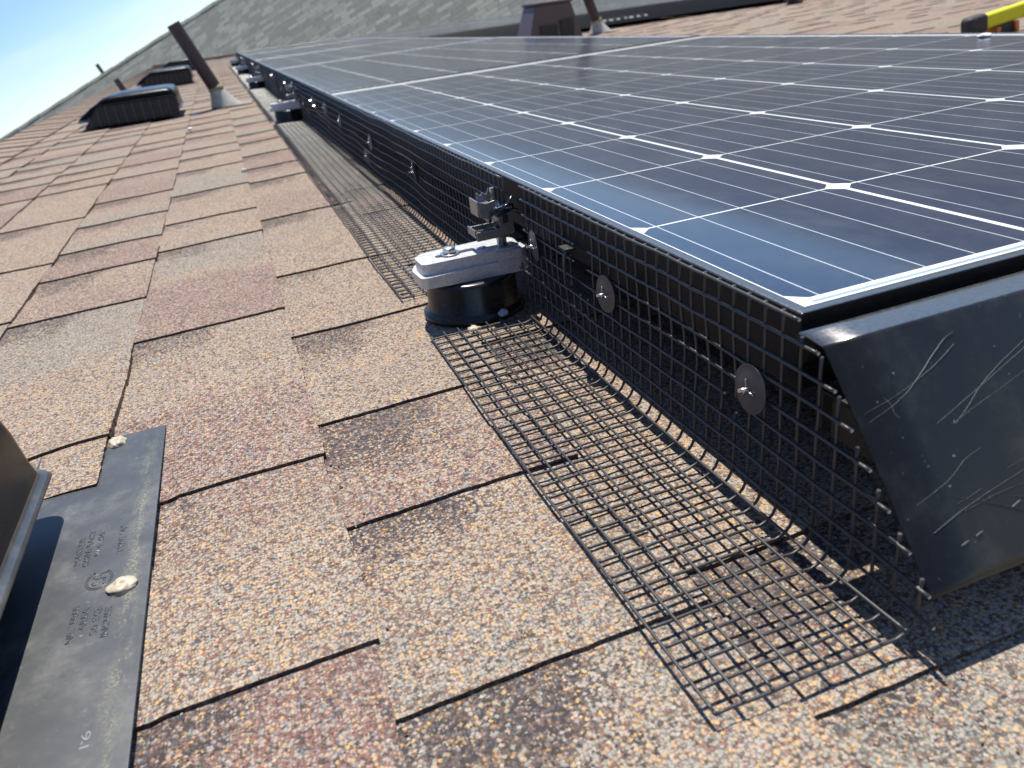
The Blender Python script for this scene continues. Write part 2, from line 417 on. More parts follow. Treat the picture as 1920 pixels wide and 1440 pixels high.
TONES = {(0, .026): (.42, .72, .62), (0, .212): (.78, .36, .45), (0, .538): (.85, .18, .55), (0, .915): (.40, .55, .5), (0, 1.095): (.42, .62, .3), (0, 1.355): (.12, .36, .6),
         (-1, -.02): (.30, .52, .5), (-1, .124): (.74, .66, .5), (-1, .258): (.40, .44, .5), (-1, .453): (.42, .36, .5), (-1, .665): (.40, .30, .5), (-1, .992): (.72, .42, .6),
         (-2, -.09): (.50, .30, .5), (-2, .003): (.42, .62, .5), (1, .3185): (.42, .15, .5), (1, .319): (.42, .15, .5), (1, .687): (.74, .55, .5), (1, .688): (.74, .55, .5), (1, .872): (.82, .8, .5), (1, 1.023): (.2, .7, .4),
         (2, .70): (.44, .5, .5), (2, .967): (.45, .6, .5), (2, 1.298): (.42, .6, .5), (1, 1.212): (.15, .72, .4), (1, 1.431): (.8, .7, .5)}
for k in range(math.ceil((XB0 - RX0) / PC) + 0, -math.ceil((RX1 - XB0) / PC) - 1, -1):
    xb = XB0 - k * PC; xu = max(xb - PC, RX0); xb = min(xb, RX1)
    if xb <= RX0 + .02: continue
    lines = list(known.get(k, []))
    lo = (lines[0] if lines else 0); hi = (lines[-1] if lines else 0)
    y = lo
    while y > RY0: y -= rk.uniform(.15, .36); lines.append(y)
    y = hi
    while y < RY1: y += rk.uniform(.15, .38); lines.append(y)
    lines = sorted(l for l in lines if l > RY0) ; lines = [RY0] + lines + [RY1]
    lines = [l for l in lines if l <= RY1]
    for a, b in zip(lines[:-1], lines[1:]):
        if b - a < .005: continue
        # from a: high tab, then recessed until the next tab begins at b
        mid = a + (b - a) * rk.uniform(.45, .75)
        tA, tB = rk.random(), rk.random(); split = a + (b - a) * rk.uniform(.25, .8)
        TN = TONES.get((k, round(a, 3)))
        if not TN and k == 1 and .3 < b < .33: TN = (.40, .45, .5)
        if TN: tA, tB, split = TN[0], TN[1], a + (b - a) * TN[2]
        dstr = rk.choice([1.15, .9, 1.05, .55, .8]); dl = rk.uniform(.05, .10)
        for (s0, s1, high) in ((a, mid, 1), (mid, b, 0)):
            pieces = [(s0, s1)]
            if k in (1, 2, 3):      # cut out round the near vent
                pieces = []
                for q0, q1 in ((s0, min(s1, -.36)), (max(s0, .25), s1)):
                    if q1 - q0 > .002: pieces.append((q0, q1))
            for (p0, p1) in pieces:
                near = p0 < 1.0 and -.75 < xb < .5
                vis = p0 < 4 and xb < .1
                dy = .005 if near else (.02 if vis else .08)
                ny = max(1, int((p1 - p0) / dy)); nx = 22 if near else (8 if vis else 3)
                zt = .0022 if high else 0.0
                # the shadow-line side of a tab is the one towards -Y
                def zf(x, y, zt=zt, xu=xu, xb=xb, p0=p0, p1=p1, high=high):
                    u = (x - xu) / PC
                    z = -.0035 + .0028 * u + zt + .0011 * nz(x, y, k * 3.3, 14) + .0012 * nz(x, y, 8.8, 4.5)
                    if k == 0 and x < -.298 and y < .335: z -= .0016
                    if k == 1 and y > .2: z += .0042 * max(0, 1 - max(0, -.375 - x) / .05) * max(0, 1 - max(0, y - .33) / .12)
                    jx = .0008 * nz(x * 160, y * 160, k)
                    jy = 0
                    ed = min(abs(y - p0), abs(y - p1)) < 1e-6
                    if ed: jy = .0009 * nz(x * 190, k * 7.7, p0) + .0003 * nz(x * 33, k * 1.7, p0 * 5)
                    xx = x
                    if abs(x - xb) < 1e-6: xx = x + .0011 * nz(y * 150, k * 2.1) + .0016 * nz(y * 9, k * 4.1) + (.0006 if high else -.0012)
                    return (xx, y + jy, z)
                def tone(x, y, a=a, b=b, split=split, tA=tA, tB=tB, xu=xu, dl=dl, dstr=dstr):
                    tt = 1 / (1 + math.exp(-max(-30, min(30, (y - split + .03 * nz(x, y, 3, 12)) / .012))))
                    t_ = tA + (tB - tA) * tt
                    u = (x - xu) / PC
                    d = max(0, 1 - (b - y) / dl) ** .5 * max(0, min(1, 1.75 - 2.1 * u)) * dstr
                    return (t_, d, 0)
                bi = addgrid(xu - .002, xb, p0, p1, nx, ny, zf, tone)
                W_ = ny + 1
                # butt face (+X side)
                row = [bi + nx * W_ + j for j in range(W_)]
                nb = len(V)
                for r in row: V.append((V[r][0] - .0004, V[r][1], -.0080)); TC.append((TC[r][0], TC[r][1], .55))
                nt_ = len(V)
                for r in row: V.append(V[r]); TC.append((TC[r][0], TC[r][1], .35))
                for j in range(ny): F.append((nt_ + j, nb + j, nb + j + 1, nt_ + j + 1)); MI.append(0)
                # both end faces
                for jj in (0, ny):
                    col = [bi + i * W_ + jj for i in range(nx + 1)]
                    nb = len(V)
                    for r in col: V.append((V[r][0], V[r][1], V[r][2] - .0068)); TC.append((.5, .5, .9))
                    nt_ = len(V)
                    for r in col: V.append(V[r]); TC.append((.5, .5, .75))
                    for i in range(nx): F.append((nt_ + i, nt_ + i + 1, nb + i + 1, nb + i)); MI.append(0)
me = bpy.data.meshes.new('roof_shingles'); me.from_pydata(V, [], F); me.materials.append(M['shingle']); me.update()
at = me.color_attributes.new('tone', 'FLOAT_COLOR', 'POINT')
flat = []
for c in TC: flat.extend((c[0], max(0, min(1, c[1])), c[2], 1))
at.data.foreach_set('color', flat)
ro = bpy.data.objects.new('shingles', me); C.objects.link(ro); ro.parent = house
mb = MB(); mb.add([(RX0, RY0, -.0085), (RX1, RY0, -.0085), (RX1, RY1, -.0085), (RX0, RY1, -.0085), (RX0, RY0, -.03), (RX1, RY0, -.03), (RX1, RY1, -.03), (RX0, RY1, -.03)],
       [(0, 1, 2, 3), (4, 7, 6, 5), (0, 4, 5, 1), (1, 5, 6, 2), (2, 6, 7, 3), (3, 7, 4, 0)])
mb.build('roof_deck', M['dark'], house)
# the slope beyond the ridge
rdir = Vector((-math.cos(2 * PITCH), 0, -math.sin(2 * PITCH)))
e = Vector((RX0, 0, -.002)) + rdir * 5
mb = MB(); mb.add([(RX0, RY0, -.002), (RX0, RY1, -.002), (e.x, RY1, e.z), (e.x, RY0, e.z)], [(0, 1, 2, 3)])
mb.build('back_slope', M['shingle'], house)
# ridge caps: overlapping folded pieces
mb = MB(); y = RY0; i = 0
while y < RY1:
    z = .005 + .001 * (i % 2)
    L = .30; z1 = z - .006
    A = [(RX0 + .14, .002), (RX0 + .02, z), (RX0 - .015, z + .002)]
    bx = Vector((RX0, 0, 0)) + rdir * .14
    pr0 = [(RX0 + .14, z - .006), (RX0 + .02, z), (RX0 - .01, z + .001), (bx.x, bx.z + z)]
    vs = [(x, y, zz + .004) for x, zz in pr0] + [(x, y + L, zz - .003) for x, zz in pr0]
    mb.add(vs, [(j, j + 1, j + 5, j + 4) for j in range(3)]); 
    y += .145; i += 1
mb.build('ridge_cap', M['shingle'], house, solid=.004)
mb = MB(); x = RX0; i = 0
while x < RX1:
    z = .040 + .003 * (i % 2)
    mb.box(x, x + .30, RY1 - .10, RY1 + .06, z - .036, z)
    x += .297; i += 1
mb.build('rake_trim', M['shingle'], house)
mb = MB()
ex = Vector((RX1, 0, 0))
# walls under the eaves are laid out in the tilted frame so that they stand plumb
inv = TILT.to_3x3().inverted(); up = (inv @ Vector((0, 0, 1))).normalized()
for (xa, xb_, ya, yb) in ((RX1 - .5, RX1 - .5, RY0 + .3, RY1 - .3), (-.9, RX1 - .5, RY1 - .3, RY1 - .3), (-.9, RX1 - .5, RY0 + .3, RY0 + .3)):
    p = [Vector((xa, ya, -.03)), Vector((xb_, yb, -.03))]
    def drop(v):
        wz = (TILT @ v).z; return v - up * wz
    mb.add([p[0], p[1], drop(p[1]), drop(p[0])], [(0, 1, 2, 3)])
mb.build('wall', M['stucco'], house, solid=.1)

for o_ in C.objects:
    if o_.parent == house and o_.name in ('back_slope', 'ridge_cap', 'rake_trim'):
        a_ = o_.data.color_attributes.new('tone', 'FLOAT_COLOR', 'POINT')
        a_.data.foreach_set('color', [.58, .1, 0, 1] * len(o_.data.vertices))
# ================================================================== SOLAR PANELS
HP = 0.1106; HUG = 'framed solar panels of the array'
def sweep_rect(mb, w_, l_, prof, mi=0, side=1, ntop=3):
    n = len(prof); vs = []
    for (i_, z) in prof:
        vs += [(i_, i_, z), (w_ - i_, i_, z), (w_ - i_, l_ - i_, z), (i_, l_ - i_, z)]
    fs = []
    for i in range(n - 1):
        for j in range(4):
            a = i * 4 + j; b = i * 4 + (j + 1) % 4; fs.append((a, b, b + 4, a + 4))
    mb.add(vs, fs, mi)
    for q_ in range(ntop * 4, len(fs)): mb.mi[len(mb.mi) - len(fs) + q_] = side
FP = [(.0062, -.003), (.0062, .0012), (.0007, .0013), (0, .0006), (0, -.0125), (.0012, -.0130), (.0012, -.0150), (0, -.0155), (0, -.0250), (.0012, -.0255),
      (.0012, -.0275), (0, -.028), (0, -.0385), (.030, -.0385), (.030, -.037), (.002, -.037), (.002, -.003)]
def make_panel(label, loc):
    t = thing('solar_panel', loc, label, 'solar panel', HUG)
    mb = MB(); sweep_rect(mb, PW, PL, FP); mb.build('frame', [M['frame'], M['frameside']], t, bevel=.0004, seg=1)
    mb = MB(); mb.add([(.002, .002, 0), (PW - .002, .002, 0), (PW - .002, PL - .002, 0), (.002, PL - .002, 0)], [(0, 1, 2, 3)])
    mb.add([(.004, .004, -.005), (PW - .004, .004, -.005), (PW - .004, PL - .004, -.005), (.004, PL - .004, -.005)], [(0, 3, 2, 1)], 1)
    mb.build('glass', [M['cells'], M['label']], t, fixn=False)
    mb = MB(); mb.box(.42, .56, PL - .16, PL - .08, -.025, -.006); mb.build('junction_box', M['dark'], t, bevel=.003)
    return t
FX, FY = .0135, .0147; PY = 1.672
p0 = make_panel('nearest solar panel, its black framed corner above the scratched black skirt', (FX, FY, HP))
ords = ['second', 'third', 'fourth', 'fifth']
for i, o_ in enumerate(ords):
    c = copy_tree(p0); c.location = (FX, FY + PY * (i + 1), HP + .0006 * (-1) ** i)
    c['label'] = f'{o_} solar panel from the camera along the wire mesh edge of the array'
for j in range(1, 5):
    for k in range(2):
        c = copy_tree(p0); c.location = (FX + .995 * j + .0, 5.02 + PY * k, HP)
        c['label'] = ('far solar panel %s the long black skirt, %s row right of the mesh' %
                      (('touching', 'second beyond')[k], ('first', 'second', 'third', 'fourth')[j - 1]))

# ---- skirts
def skirt(label, x0, x1, y0, group, scr=(), mat='skirt'):
    t = thing('array_skirt', (x0, y0, 0), label, 'panel skirt', group)
    L = x1 - x0
    # outer sheet: lip behind, flat top, round bend, long slanted face, curled foot
    pr = [(.0030, .094), (.0030, .1080), (.0018, .1092), (-.002, .1094), (-.0122, .1086)]
    for a in range(1, 9):
        th = math.radians(90 - a * 47 / 8); pr.append((-.0122 - .0030 * math.cos(th), .1056 + .0030 * math.sin(th)))
    y_, z_ = pr[-1]
    for k in range(1, 9):
        f = k / 8; pr.append((y_ + (-.0795 - y_) * f - .0012 * math.sin(math.pi * f), z_ + (.0300 - z_) * f))
    pr += [(-.0812, .0282), (-.0816, .0262), (-.0806, .0248), (-.078, .0244), (-.0745, .0246)]
    mb = MB()
    n = len(pr); nx = 40; vs = []
    for i in range(nx + 1):
        x = L * i / nx
        for (y, z) in pr:
            vs.append((x, y + .0006 * nz(x, z, 5, 9), z + .0005 * nz(x, y, 2, 7)))
    fs = [(i * n + j, (i + 1) * n + j, (i + 1) * n + j + 1, i * n + j + 1) for i in range(nx) for j in range(n - 1)]
    mb.add(vs, fs, 0, True)
    for i in range(nx):
        for j in (2, 3, 4, 5, 6): mb.mi[i * (n - 1) + j] = 2  # top bend takes the shinier black, standing in for sky sheen
    if len(scr):
        P0 = Vector((0, -.0143, .1077)); P1 = Vector((0, -.0795, .0300)); nn = Vector((0, -.77, .64))
        for pts_, wd in scr:
            q = [P0.lerp(P1, f) + nn * .0009 + Vector((x, 0, 0)) for x, f in pts_]
            qq = q
            for _ in range(3):      # corner cutting
                nq = [qq[0]]
                for i in range(len(qq) - 1): nq += [qq[i].lerp(qq[i + 1], .25), qq[i].lerp(qq[i + 1], .75)]
                nq.append(qq[-1]); qq = nq
            vs = []; wd *= .8
            for i, p in enumerate(qq):
                d = (qq[min(i + 1, len(qq) - 1)] - qq[max(0, i - 1)]).normalized(); sd = d.cross(nn).normalized()
                ww = wd * (.25 + .75 * math.sin(math.pi * (i + .4) / (len(qq) - .2))) * (.7 + .5 * abs(nz(i * .7, wd * 1e4)))
                p = p + sd * .00015 * nz(i * .5, wd * 3e4); vs += [p - sd * ww, p + sd * ww]
            mb.add(vs, [(2 * i, 2 * i + 1, 2 * i + 3, 2 * i + 2) for i in range(len(qq) - 1)], 1, True)
    mb.build('skirt_panel', [M[mat], M['scribe'], M['frame']], t, solid=.0011)
    # clip brackets behind the skirt, tying it to the frame
    for x in [.022] + [.6 * k for k in range(1, int(L / .6) + 1)]:
        mb = MB()
        mb.box(x, x + .022, -.030, .010, .070, .0718); mb.box(x, x + .0018, -.030, .004, .0500, .0700); mb.box(x, x + .022, .0100, .0115, .0505, .0718)
        mb.box(x + .004, x + .016, -.0335, -.0300, .060, .0755)
        mb.build('clip_bracket', M['dark'], t, bevel=.0004, seg=1)
    return t
SCR = [([(.004, .30), (.022, .27), (.045, .20), (.060, .13)], .00018), ([(.004, .34), (.020, .30), (.032, .25), (.055, .10), (.062, .08)], .00022),
       ([(.006, .50), (.030, .44), (.055, .36), (.085, .26), (.11, .18)], .0003), ([(.006, .53), (.028, .49), (.05, .42), (.075, .36), (.11, .27)], .00022),
       ([(.008, .56), (.03, .50), (.048, .43), (.066, .31), (.095, .20)], .00035), ([(.006, .60), (.03, .54), (.046, .48), (.055, .46)], .0002),
       ([(.010, .70), (.030, .65), (.040, .59), (.050, .57)], .0003), ([(.016, .26), (.0185, .30), (.0175, .335), (.0195, .36)], .0004),
       ([(.012, .82), (.034, .76), (.07, .70)], .0002),
       ([(.052, .83), (.057, .815)], .0008), ([(.022, .90), (.026, .89)], .0006), ([(.030, .885), (.034, .875)], .0006)]
rs = random.Random(21)
for i in range(34):
    x_, f_ = rs.uniform(.01, .30), rs.uniform(.08, .95); dx_ = rs.uniform(.006, .045); sl_ = rs.uniform(-2.2, -.4) if rs.random() < .75 else rs.uniform(.5, 6)
    SCR.append(([(x_, f_), (x_ + dx_ * .5, f_ + sl_ * dx_ * .5 + rs.uniform(-.01, .01)), (x_ + dx_, f_ + sl_ * dx_)], rs.uniform(.00006, .00013)))
SCR = [([(px_, min(.98, max(.02, pf_))) for px_, pf_ in p_], w_ * .85) for p_, w_ in SCR]
skirt('near glossy black skirt with long pale scratches, sloping down at the array corner', .0022, 1.02, 0.0, 'black array skirts', SCR)
fs_ = skirt('distant straight black skirt with a grey barcode label, below the far panels', 1.0, 5.05, 5.0, 'black array skirts', (), 'frameside')
# labels on the far skirt
mb = MB(); mb.box(1.02, 1.32, -.0585, -.0575, .040, .088)
Mm = Matrix.Translation((0, 0, 0))
def slant(x0, x1, f0, f1, off):
    # rectangle lying on the slanted face; f 0..1 from top bend to foot
    P = lambda f: Vector((0, -.012 + (-.0795 + .012) * f, .1035 + (.030 - .1035) * f))
    nrm = Vector((0, -.0735, .0675)).normalized() * off * 1.0
    nrm = Vector((0, -.737, .676)) * off
    a, b = P(f0) + nrm, P(f1) + nrm
    return [(x0, a.y, a.z), (x1, a.y, a.z), (x1, b.y, b.z), (x0, b.y, b.z)]
mb = MB(); mb.add(slant(1.27, 1.60, .12, .80, .003), [(0, 1, 2, 3)])
for i in range(6):
    mb.add(slant(1.295 + i * .05, 1.315 + i * .05 + .008 * (i % 3), .38, .80 - .02 * (i % 2), .0036), [(0, 1, 2, 3)], 1)
mb.build('barcode_label', [M['label'], M['dark']], fs_)
mb = MB()
x = 1.85
rr = random.Random(5)
while x < 3.6:
    wd = rr.uniform(.02, .09); 
    if rr.random() < .72:
        mb = MB(); mb.add(slant(x, x + wd, .40, .50, .003), [(0, 1, 2, 3)]); mb.build('printed_marking', M['label'], fs_)
    x += wd + rr.uniform(.012, .09)

# ================================================================== WIRE MESH
G = .0127; NR = 17
def sheet_point(s, y, wav=1.0):
    """s metres from the flange's outer edge across the sheet (roof plane, bend, upright)."""
    flat_ = .0815; R_ = .0115; arc = R_ * math.pi / 2
    fr = .0042 + .0036 * math.exp(-max(0, y + .08) / .07)
    if s <= flat_:
        x = -.0930 + s; z = fr + .0012 * nz(x, y, 1.5, 9) + .0006 * nz(x, y, 5.5, 30)
        return Vector((x + .0022 * nz(0, y, 2.2, 3.5), y, z))
    if s <= flat_ + arc:
        a = (s - flat_) / R_
        x = -.0115 + R_ * math.sin(a); z = fr + R_ * (1 - math.cos(a)); u = 0
        return Vector((x + .0022 * nz(0, y, 2.2, 3.5) * (1 - a / 1.6), y, z))
    h = s - flat_ - arc
    z = .0042 + R_ + h
    fy = min(1, max(0, (y - .35) / .6))
    dx = wav * (.0020 + .0038 * fy) * (nz(y * 5.5, z * 14, 4.0) ) * math.sin(math.pi * min(1, h / .09)) * 1.6
    dx += .0008 * nz(y * 30, z * 40, 7)
    dz = (.0006 + .0016 * fy) * nz(y * 8, 3.1, 6.0)
    return Vector((dx, y, z + dz))
SMAX = .0815 + .0115 * math.pi / 2 + .1028
rowS = [i * G for i in range(NR)]; rowS[-1] = SMAX - .0010
def ymin_at(s):        # the near end is trimmed along the skirt's slope
    p = sheet_point(s, 0)
    if s < .095: return -.0785
    return max(-.088, -.0150 - (.1060 - p.z) * .915) if p.z < .112 else -.0015
def make_sheet(name, label, y0, y1, near, cuts):
    """cuts: list of (s0,s1,y0,y1) rectangles where the sheet has been snipped away"""
    t = thing(name, (0, (y0 + y1) / 2 if not near else 0, 0), label, 'wire mesh', 'mesh critter guard sheets')
    oy = t.location.y
    r = .00086
    def cutat(s, y):
        for (a, b, c_, d) in cuts:
            if a <= s <= b and c_ <= y <= d: return True
        return False
    P = lambda s, y, lift=0: sheet_point(s, y) - Vector((0, oy, 0)) + off(s, lift)
    def off(s, l):
        if s < .085: return Vector((0, 0, l))
        if s > .1: return Vector((-l, 0, 0))
        return Vector((-l * .7, 0, l * .7))
    mb = MB()
    for i, s in enumerate(rowS):
        ys = ymin_at(s) if near else y0
        st = .0042 if near else .0254 / 2
        n = int((y1 - ys) / st); run = []
        for j in range(n + 1):
            y = ys + (y1 - ys) * j / n
            if cutat(s, y):
                if len(run) > 2: mb.tube(run, r, 6 if near else 4, 0, True, 1)
                run = []
            else: run.append(P(s, y, .0007))
        if len(run) > 2: mb.tube(run, r, 6 if near else 4, 0, True, 1)
    mb.build('long_wires', [M['wire'], M['cut']], t, fixn=False)
    mb = MB()
    y = -.0785 if near else y0; 
    ss = [SMAX * i / 46 for i in range(47)] if near else [0, .02, .04, .06, .0815, .087, .093, .0995, .11, .125, .14, .155, .17, .183, SMAX]
    while y < y1 + 1e-6:
        run = []
        jy = .0008 * nz(y * 100, 1)
        for s in ss:
            ok = not cutat(s, y)
            if near and s > .095 and y < ymin_at(s) - .0005: ok = False
            if ok: run.append(P(s, y + jy + .0006 * nz(y * 40, s * 60, 9), -.0004))
            else:
                if len(run) > 1: mb.tube(run, r, 6 if near else 4, 0, True, 0)
                run = []
        if len(run) > 1: mb.tube(run, r, 6 if near else 4, 0, True, 0)
        y += G
    mb.build('cross_wires', [M['wire'], M['cut']], t, fixn=False)
    if near:        # weld beads where the coating pools at the crossings
        mb = MB()
        bs = bmesh.new(); bmesh.ops.create_icosphere(bs, subdivisions=1, radius=.00112)
        bv = [v.co.copy() for v in bs.verts]; bf = [[v.index for v in f.verts] for f in bs.faces]; bs.free()
        y = -.0785
        while y < y1:
            for s in rowS:
                if cutat(s, y) or (s > .095 and y < ymin_at(s)): continue
                p = P(s, y, .0004); mb.add([p + v for v in bv], bf, 0, True)
            y += G
        mb.build('weld_beads', M['wire'], t, fixn=False)
    return t
MOUNTS = [.412, 2.33, 4.16, 6.0, 7.9]
def mcuts():
    c = []
    for m in MOUNTS:
        c.append((-1, .088, m - .048, m + .050)); c.append((.088, .128, m - .040, m + .030)); c.append((.128, .155, m - .025, m + .012)); c.append((.155, .21, m - .018, m + .006))
    return c
make_sheet('wire_mesh', 'near sheet of black coated square wire mesh, ending at the skirt corner', -.0785, .396, True,
           [(-1, .086, .364, .5), (.088, .135, .372, .5), (.135, .21, .350, .5), (.158, .182, .222, .243), (.171, .177, .222, .262), (.145, .152, .226, .241), (.133, .140, .042, .056)])
make_sheet('wire_mesh', 'long far sheet of black wire mesh running away from the near clamp mount', .3965, 8.37, False,
           [(-1, .100, .36, .464), (.095, .135, .3, .425), (.135, .155, .3, .408), (.152, .21, .3, .372)] + mcuts()[4:])

# ---- washers holding the mesh
def washer_mesh(name, label, y, z, tilt=(0, 0), cut=False, glint=False):
    t = thing(name, (-.0035, y, z), label, 'washer', 'round push-on washers on the mesh')
    rot = Matrix.Rotation(math.radians(-90 + tilt[0]), 4, 'Y') @ Matrix.Rotation(math.radians(tilt[1]), 4, 'X')
    mb = MB(); R_ = .0126
    prof = [(0.0001, .0009), (.003, .0010), (.008, .0004), (.0121, -.0002), (R_, -.0001), (R_, -.0006), (.0121, -.0008), (.003, .0002), (.0001, .0002)]
    mb.lathe(prof, 40, m=rot)
    mb.build('disc', M['washer'], t)
    mb = MB()
    a = rot @ Vector((0, 0, -.004)); b = rot @ Vector((.0004, 0, .0062))
    mb.tube([a, b], .0010, 8); 
    for an in (20, 140, 260):
        d = Vector((math.cos(math.radians(an)), math.sin(math.radians(an)), 0))
        mb.tube([rot @ (d * .0008 + Vector((0, 0, .0018))), rot @ (d * .0055 + Vector((0, 0, .0014)))], .00035, 5)
    mb.build('pin', M['steel'], t, fixn=False)
    if glint:  # added mirror disc, angled to throw the sun at the camera
        mb = MB()
        n = ((-SUN_L).normalized() + (CAMPOS - Vector((-.008, y, z))).normalized()).normalized(); qn = n.to_track_quat('Z', 'Y').to_matrix().to_4x4()
        mb.lathe([(.0001, .0002), (.0016, .0001), (.0019, -.0002), (.0019, -.0008), (.0001, -.0008)], 16, smooth=False, m=Matrix.Translation((-.005, 0, .002)) @ qn)
        mb.build('glint_disc', M['mirror'], t)
    return t
washer_mesh('washer', 'smooth grey round washer on the mesh, closest to the black skirt', .0290, .0718, (4, -1))
washer_mesh('washer', 'grey washer on the mesh, first one on the camera side of the torn mesh hole', .1890, .0728, (2, 3))
washer_mesh('washer', 'grey washer seen nearly edge-on, touching the near clamp mount', .3200, .0750, (-3, -6))
for i, (y, z, g) in enumerate([(.751, .072, 0), (1.063, .074, 0), (1.12, .045, 0), (1.40, .078, 0), (1.62, .088, 0), (1.80, .078, 1), (1.86, .086, 1), (2.12, .060, 0), (2.62, .094, 1), (2.9, .06, 0),
                              (3.25, .095, 1), (3.32, .088, 0), (3.8, .07, 0), (4.9, .095, 1), (5.3, .09, 0), (6.7, .095, 1), (7.3, .09, 0), (7.8, .08, 0)]):
    nth = ['first', 'second', 'third', 'fourth', 'fifth', 'sixth', 'seventh', 'eighth', 'ninth', 'tenth', 'eleventh', 'twelfth', 'thirteenth', 'fourteenth', 'fifteenth', 'sixteenth', 'seventeenth', 'eighteenth'][i]
    washer_mesh('washer', f'{"glinting" if g else "dull"} small washer on the far mesh, {nth} beyond the near clamp mount', y, z, ((i * 7) % 11 - 5, (i * 13) % 30 - 10), glint=bool(g))
# curled torn clip in the mesh hole
mb = MB(); pts = []
vs = []; n = 16
for i in range(n + 1):
    a = -1.15 + 2.3 * i / n
    for wv in (-1, 1):
        vs.append((-.004 - .004 * math.cos(a * 1.2) - .0015 * wv, .240 + .0045 * math.cos(a) * 1.4 - .0055 * wv * math.cos(a * .9), .0770 + .0165 * math.sin(a)))
mb.add(vs, [(2 * i, 2 * i + 1, 2 * i + 3, 2 * i + 2) for i in range(n)], 0, True)
mb.box(-.0085, -.001, .240, .252, .0905, .0917)
cc = mb.build('torn_clip', M['dark'], None, solid=.0009)
tag(cc, 'curled black plastic clip caught in the torn hole of the mesh', 'clip')

# ================================================================== CLAMP MOUNTS
def bez(poly, r, n=4):
    out = []; k = len(poly)
    for i in range(k):
        p0, p1, p2 = Vector(poly[i - 1]), Vector(poly[i]), Vector(poly[(i + 1) % k])
        rr_ = r[i] if isinstance(r, (list, tuple)) else r
        if rr_ <= 0: out.append(tuple(p1)); continue
        a = p1 + (p0 - p1).normalized() * rr_; b = p1 + (p2 - p1).normalized() * rr_
        for j in range(n + 1):
            t_ = j / n; q = a * (1 - t_) ** 2 + p1 * 2 * t_ * (1 - t_) + b * t_ ** 2; out.append((q.x, q.y))
    return out
def make_mount(label, loc):
    t = thing('clamp_mount', loc, label, 'panel mount', 'cast clamp mounts along the array edge')
    # local origin: centre of the round base on the roof (x=-.040 in the roof frame)
    mb = MB()
    mb.lathe([(.0001, .0010), (.0465, .0010), (.0475, .0022), (.0475, .0042), (.0455, .0058), (.0432, .0066), (.0421, .0085), (.0412, .032), (.0405, .0345), (.0385, .0358), (.0001, .0358)], 72)
    mb.build('round_base', M['puck'], t)
    # cast arm: lower plate (tapers), upper rib
    mb = MB()
    low = bez([(-.0505, -.031), (-.008, -.0285), (.050, -.030), (.053, .010), (.030, .022), (-.045, .020), (-.0525, .0)], [.006, .0, .010, .008, .006, .010, .006])
    # lower plate with a sloping underside
    n = len(low); vs = [];
    for (x, y) in low: vs.append((x, y, .0358 + (.0048 if x < -.02 else .0) * 0 + max(0, (-x) / .05) * .0025))
    for (x, y) in low: vs.append((x, y, .0480))
    fs = [tuple(range(n))[::-1], tuple(range(n, 2 * n))] + [(i, (i + 1) % n, n + (i + 1) % n, n + i) for i in range(n)]
    mb.add(vs, fs)
    up_ = bez([(-.047, -.0245), (.010, -.0255), (.043, -.0275), (.046, .006), (.026, .016), (-.040, .013), (-.048, .004)], [.007, 0, .010, .008, .006, .008, .005])
    mb.prism(up_, .0475, .0580)
    mb.prism(bez([(.020, -.029), (.0495, -.0292), (.050, -.012), (.020, -.012)], [0, .009, .006, 0]), .0479, .0565)
    mb.build('cast_arm', M['cast'], t, bevel=.0012, seg=3, angle=35)
    # slot and bolt
    mb = MB(); mb.prism(bez([(-.031, -.011), (.006, -.011), (.006, -.0035), (-.031, -.0035)], .0037, 6), .0579, .0583); mb.build('slot', M['dark'], t)
    mb = MB(); bx, by = -.0175, -.008
    mb.lathe([(.0001, .0583), (.0088, .0583), (.0090, .0588), (.0090, .0594), (.0086, .0598), (.0001, .0598)], 32, c=(bx, by, 0))
    hexp = [(bx + .0064 * math.cos(math.radians(60 * i + 12)), by + .0064 * math.sin(math.radians(60 * i + 12))) for i in range(6)]
    mb.prism(hexp, .0598, .0645); mb.lathe([(.0001, .0655), (.0046, .0652), (.0056, .0645)], 24, c=(bx, by, 0))
    mb.build('hex_bolt', M['steel'], t, bevel=.0005, seg=2)
    # small rivets
    mb = MB()
    for (x, y, r_) in ((.012, -.008, .0048), (.038, -.014, .0042)):
        mb.lathe([(.0001, .0594), (r_ * .6, .0592), (r_, .0583), (r_, .0579)], 20, c=(x, y, 0))
    mb.build('rivet', M['cast'], t)
    # threaded stud
    mb = MB(); sx, sy = .030, -.014; prof = []
    z = .057
    while z < .0755: prof += [(.0037, z), (.0046, z + .0005)]; z += .001
    mb.lathe(prof, 24, c=(sx, sy, 0), smooth=False); mb.build('threaded_stud', M['steel'], t)
    # lower tongue: shallow tray with turned-up lip
    mb = MB()
    mb.box(.004, .029, -.026, -.004, .0722, .0736)
    mb.box(.003, .0045, -.026, -.004, .0722, .0790)
    mb.box(.004, .034, -.0272, -.0258, .0690, .0770)
    mb.box(.004, .030, -.0045, -.0030, .0722, .0775)
    mb.build('clamp_tongue', M['zinc'], t, bevel=.0005, seg=2)
    mb = MB(); mb.box(.010, .026, -.0235, -.0075, .0737, .0740); mb.build('tongue_recess', M['dark'], t)
    # upright body with a window
    mb = MB()
    MX = Matrix(((1, 0, 0, 0), (0, 0, 1, 0), (0, 1, 0, 0), (0, 0, 0, 1)))   # (x, z, y)
    mb.prism([(.0255, .0860), (.0395, .0900), (.0395, .0715), (.0345, .0700), (.0290, .0735), (.0255, .0800)], -.0265, -.006, 0, MX)
    mb.build('clamp_body', M['zinc'], t, bevel=.0006, seg=2)
    mb = MB(); mb.box(.0295, .0345, -.0270, -.0266, .0805, .0878); mb.build('body_window', M['dark'], t)
    # polished rounded saddle wrapping over the body
    mb = MB(); vs = []; n = 14; prof = []
